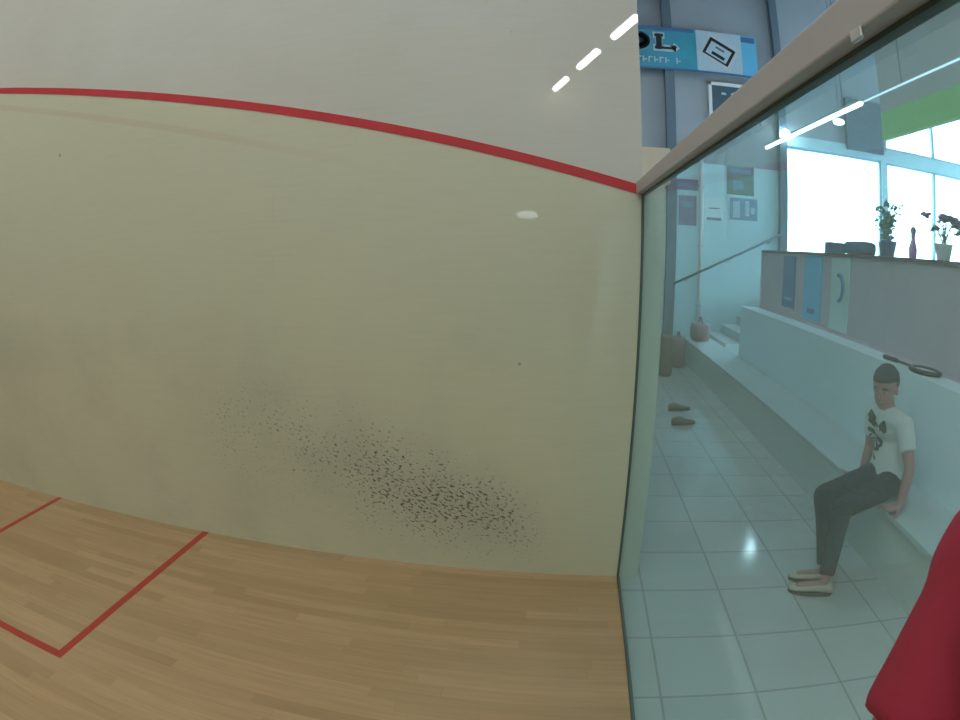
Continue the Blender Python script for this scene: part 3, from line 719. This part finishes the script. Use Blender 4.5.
BZ = .44
J = dict(hipL=(.13, -1.80, BZ+.095), hipR=(.31, -1.80, BZ+.095), chest=(.24, -1.84, .80), neck=(.30, -1.76, .985),
         shL=(.095, -1.79, .925), shR=(.425, -1.735, .915),
         elL=(-.055, -1.80, .69), wrL=(-.125, -1.735, .482), elR=(.475, -1.77, .68), wrR=(.455, -1.735, .482),
         knL=(-.10, -1.31, .475), knR=(.09, -1.27, .485), anL=(-.27, -1.225, .095), anR=(-.14, -1.27, .095))
face = Vector((-.62, .75, -.20))
man, mshirt, mbody = figure('young man in white T-shirt and dark trousers sitting on the bench edge outside the glass', (.15, -1.5, 0), J, face, (.325, -1.735, 1.105), headup=(.05, 0, 1), footang=(math.radians(72), math.radians(68)),
    handdirs=dict(L=((-.1, .9, -.10), (0, -.2, -1), 1, .32), R=((.2, .9, -.10), (0, -.2, -1), -1, .32)), hr=1.13, hem=.050)

# print on the T-shirt, laid onto the cloth
def project_print(shirt_obj, t, origin, right, up, normal, polys, mat='print'):
    me = shirt_obj.data; wm = Matrix.Translation(t.location)
    bvh = BVHTree.FromPolygons([v.co.copy() for v in me.vertices], [p.vertices[:] for p in me.polygons])
    bm = bmesh.new(); o = Vector(origin)-t.location-shirt_obj.location; r, u, n = Vector(right).normalized(), Vector(up).normalized(), Vector(normal).normalized()
    for (x0, y0, x1, y1, w) in polys:
        a = Vector((x0, y0)); b = Vector((x1, y1)); d = (b-a).normalized(); s = Vector((-d.y, d.x))*w/2; K = 8; prev = None
        for i in range(K+1):
            row = []
            for sg_ in (-1, 0, 1):
                c = a.lerp(b, i/K)+s*sg_; p = o+r*c.x+u*c.y+n*.3
                h = bvh.ray_cast(p, -n, .6)
                if h[0] is None: row = None; break
                row.append(bm.verts.new(h[0]+n*.0035))
            if row and prev:
                for k in (0, 1): bm.faces.new((prev[k], row[k], row[k+1], prev[k+1]))
            prev = row
    p = mesh_obj('shirt_print', bm, mat, shirt_obj); return p
rt = Vector((-.86, -.5, .0)); nn = Vector((-.48, .86, .12)).normalized()
# in the wearer's view: right vector points to the picture's right
project_print(mshirt, man, (.29, -1.74, .845), rt, (0, 0, 1), nn,
    [(-.125, .085, -.045, .045, .055), (-.12, .045, -.065, .005, .045), (-.07, .06, -.03, .005, .03), (.0, .0, .05, .05, .045), (.035, .06, .065, -.01, .045), (.0, .015, .07, .0, .03),
     (-.13, -.025, .045, -.085, .03), (-.115, -.065, -.05, -.12, .026), (-.05, -.075, .02, -.14, .026), (.045, -.085, -.02, -.14, .024), (-.055, -.135, -.02, -.15, .02), (-.03, -.175, .01, -.2, .016)])

# person holding the camera: only a red sleeve shows
J = dict(hipL=(-3.20, .20, .98), hipR=(-3.02, .20, .98), chest=(-3.07, .17, 1.40), neck=(-3.055, .15, 1.70),
         shL=(-3.26, .15, 1.61), shR=(-2.858, .092, 1.675),
         elL=(-3.34, .22, 1.29), wrL=(-3.33, .30, 1.04), elR=(-2.935, .225, 1.405), wrR=(-3.06, .41, 1.53),
         knL=(-3.23, .24, .52), knR=(-3.00, .24, .52), anL=(-3.24, .20, .095), anR=(-2.99, .20, .095))
figure('person in a red short-sleeved shirt standing against the glass inside the court', (-3.1, .2, 0), J, (0, 1, -.05), (-3.06, .165, 1.825), skin='skin2', shirt='redshirt', legs='shorts', sleeve=.36, leglen=.75, footang=(math.radians(96), math.radians(84)),
    handdirs=dict(L=((0, .2, -1), (1, 0, 0), 1, .35), R=((-.5, .6, .5), (-.5, -.6, .3), 1, .5)), bulk=1.0)

# ------------------------------------------------------------------ world, camera
w = bpy.data.worlds.new('World'); S.world = w; w.use_nodes = True
bg = w.node_tree.nodes['Background']; bg.inputs[0].default_value = (.66, .87, 1.0, 1); bg.inputs[1].default_value = 12.0

cd = bpy.data.cameras.new('Camera'); cam = bpy.data.objects.new('Camera', cd); COL.objects.link(cam)
cam.location = (-3.1009, .3889, 1.8438)
cam.rotation_euler = (math.radians(79.290), math.radians(-.611), math.radians(-82.003))
cd.type = 'PANO'; cd.panorama_type = 'FISHEYE_EQUISOLID'
cd.fisheye_lens = 22.84; cd.fisheye_fov = math.radians(170); cd.sensor_width = 36; cd.sensor_height = 27; cd.sensor_fit = 'HORIZONTAL'
cd.clip_start = .02; cd.clip_end = 200
S.camera = cam
S.view_settings.view_transform = 'Standard'; S.view_settings.look = 'None'; S.view_settings.gamma = 1; S.view_settings.exposure = 0.0
S.cycles.use_denoising = True
S.cycles.max_bounces = 10; S.cycles.diffuse_bounces = 5; S.cycles.transparent_max_bounces = 12
S.cycles.sample_clamp_indirect = 6
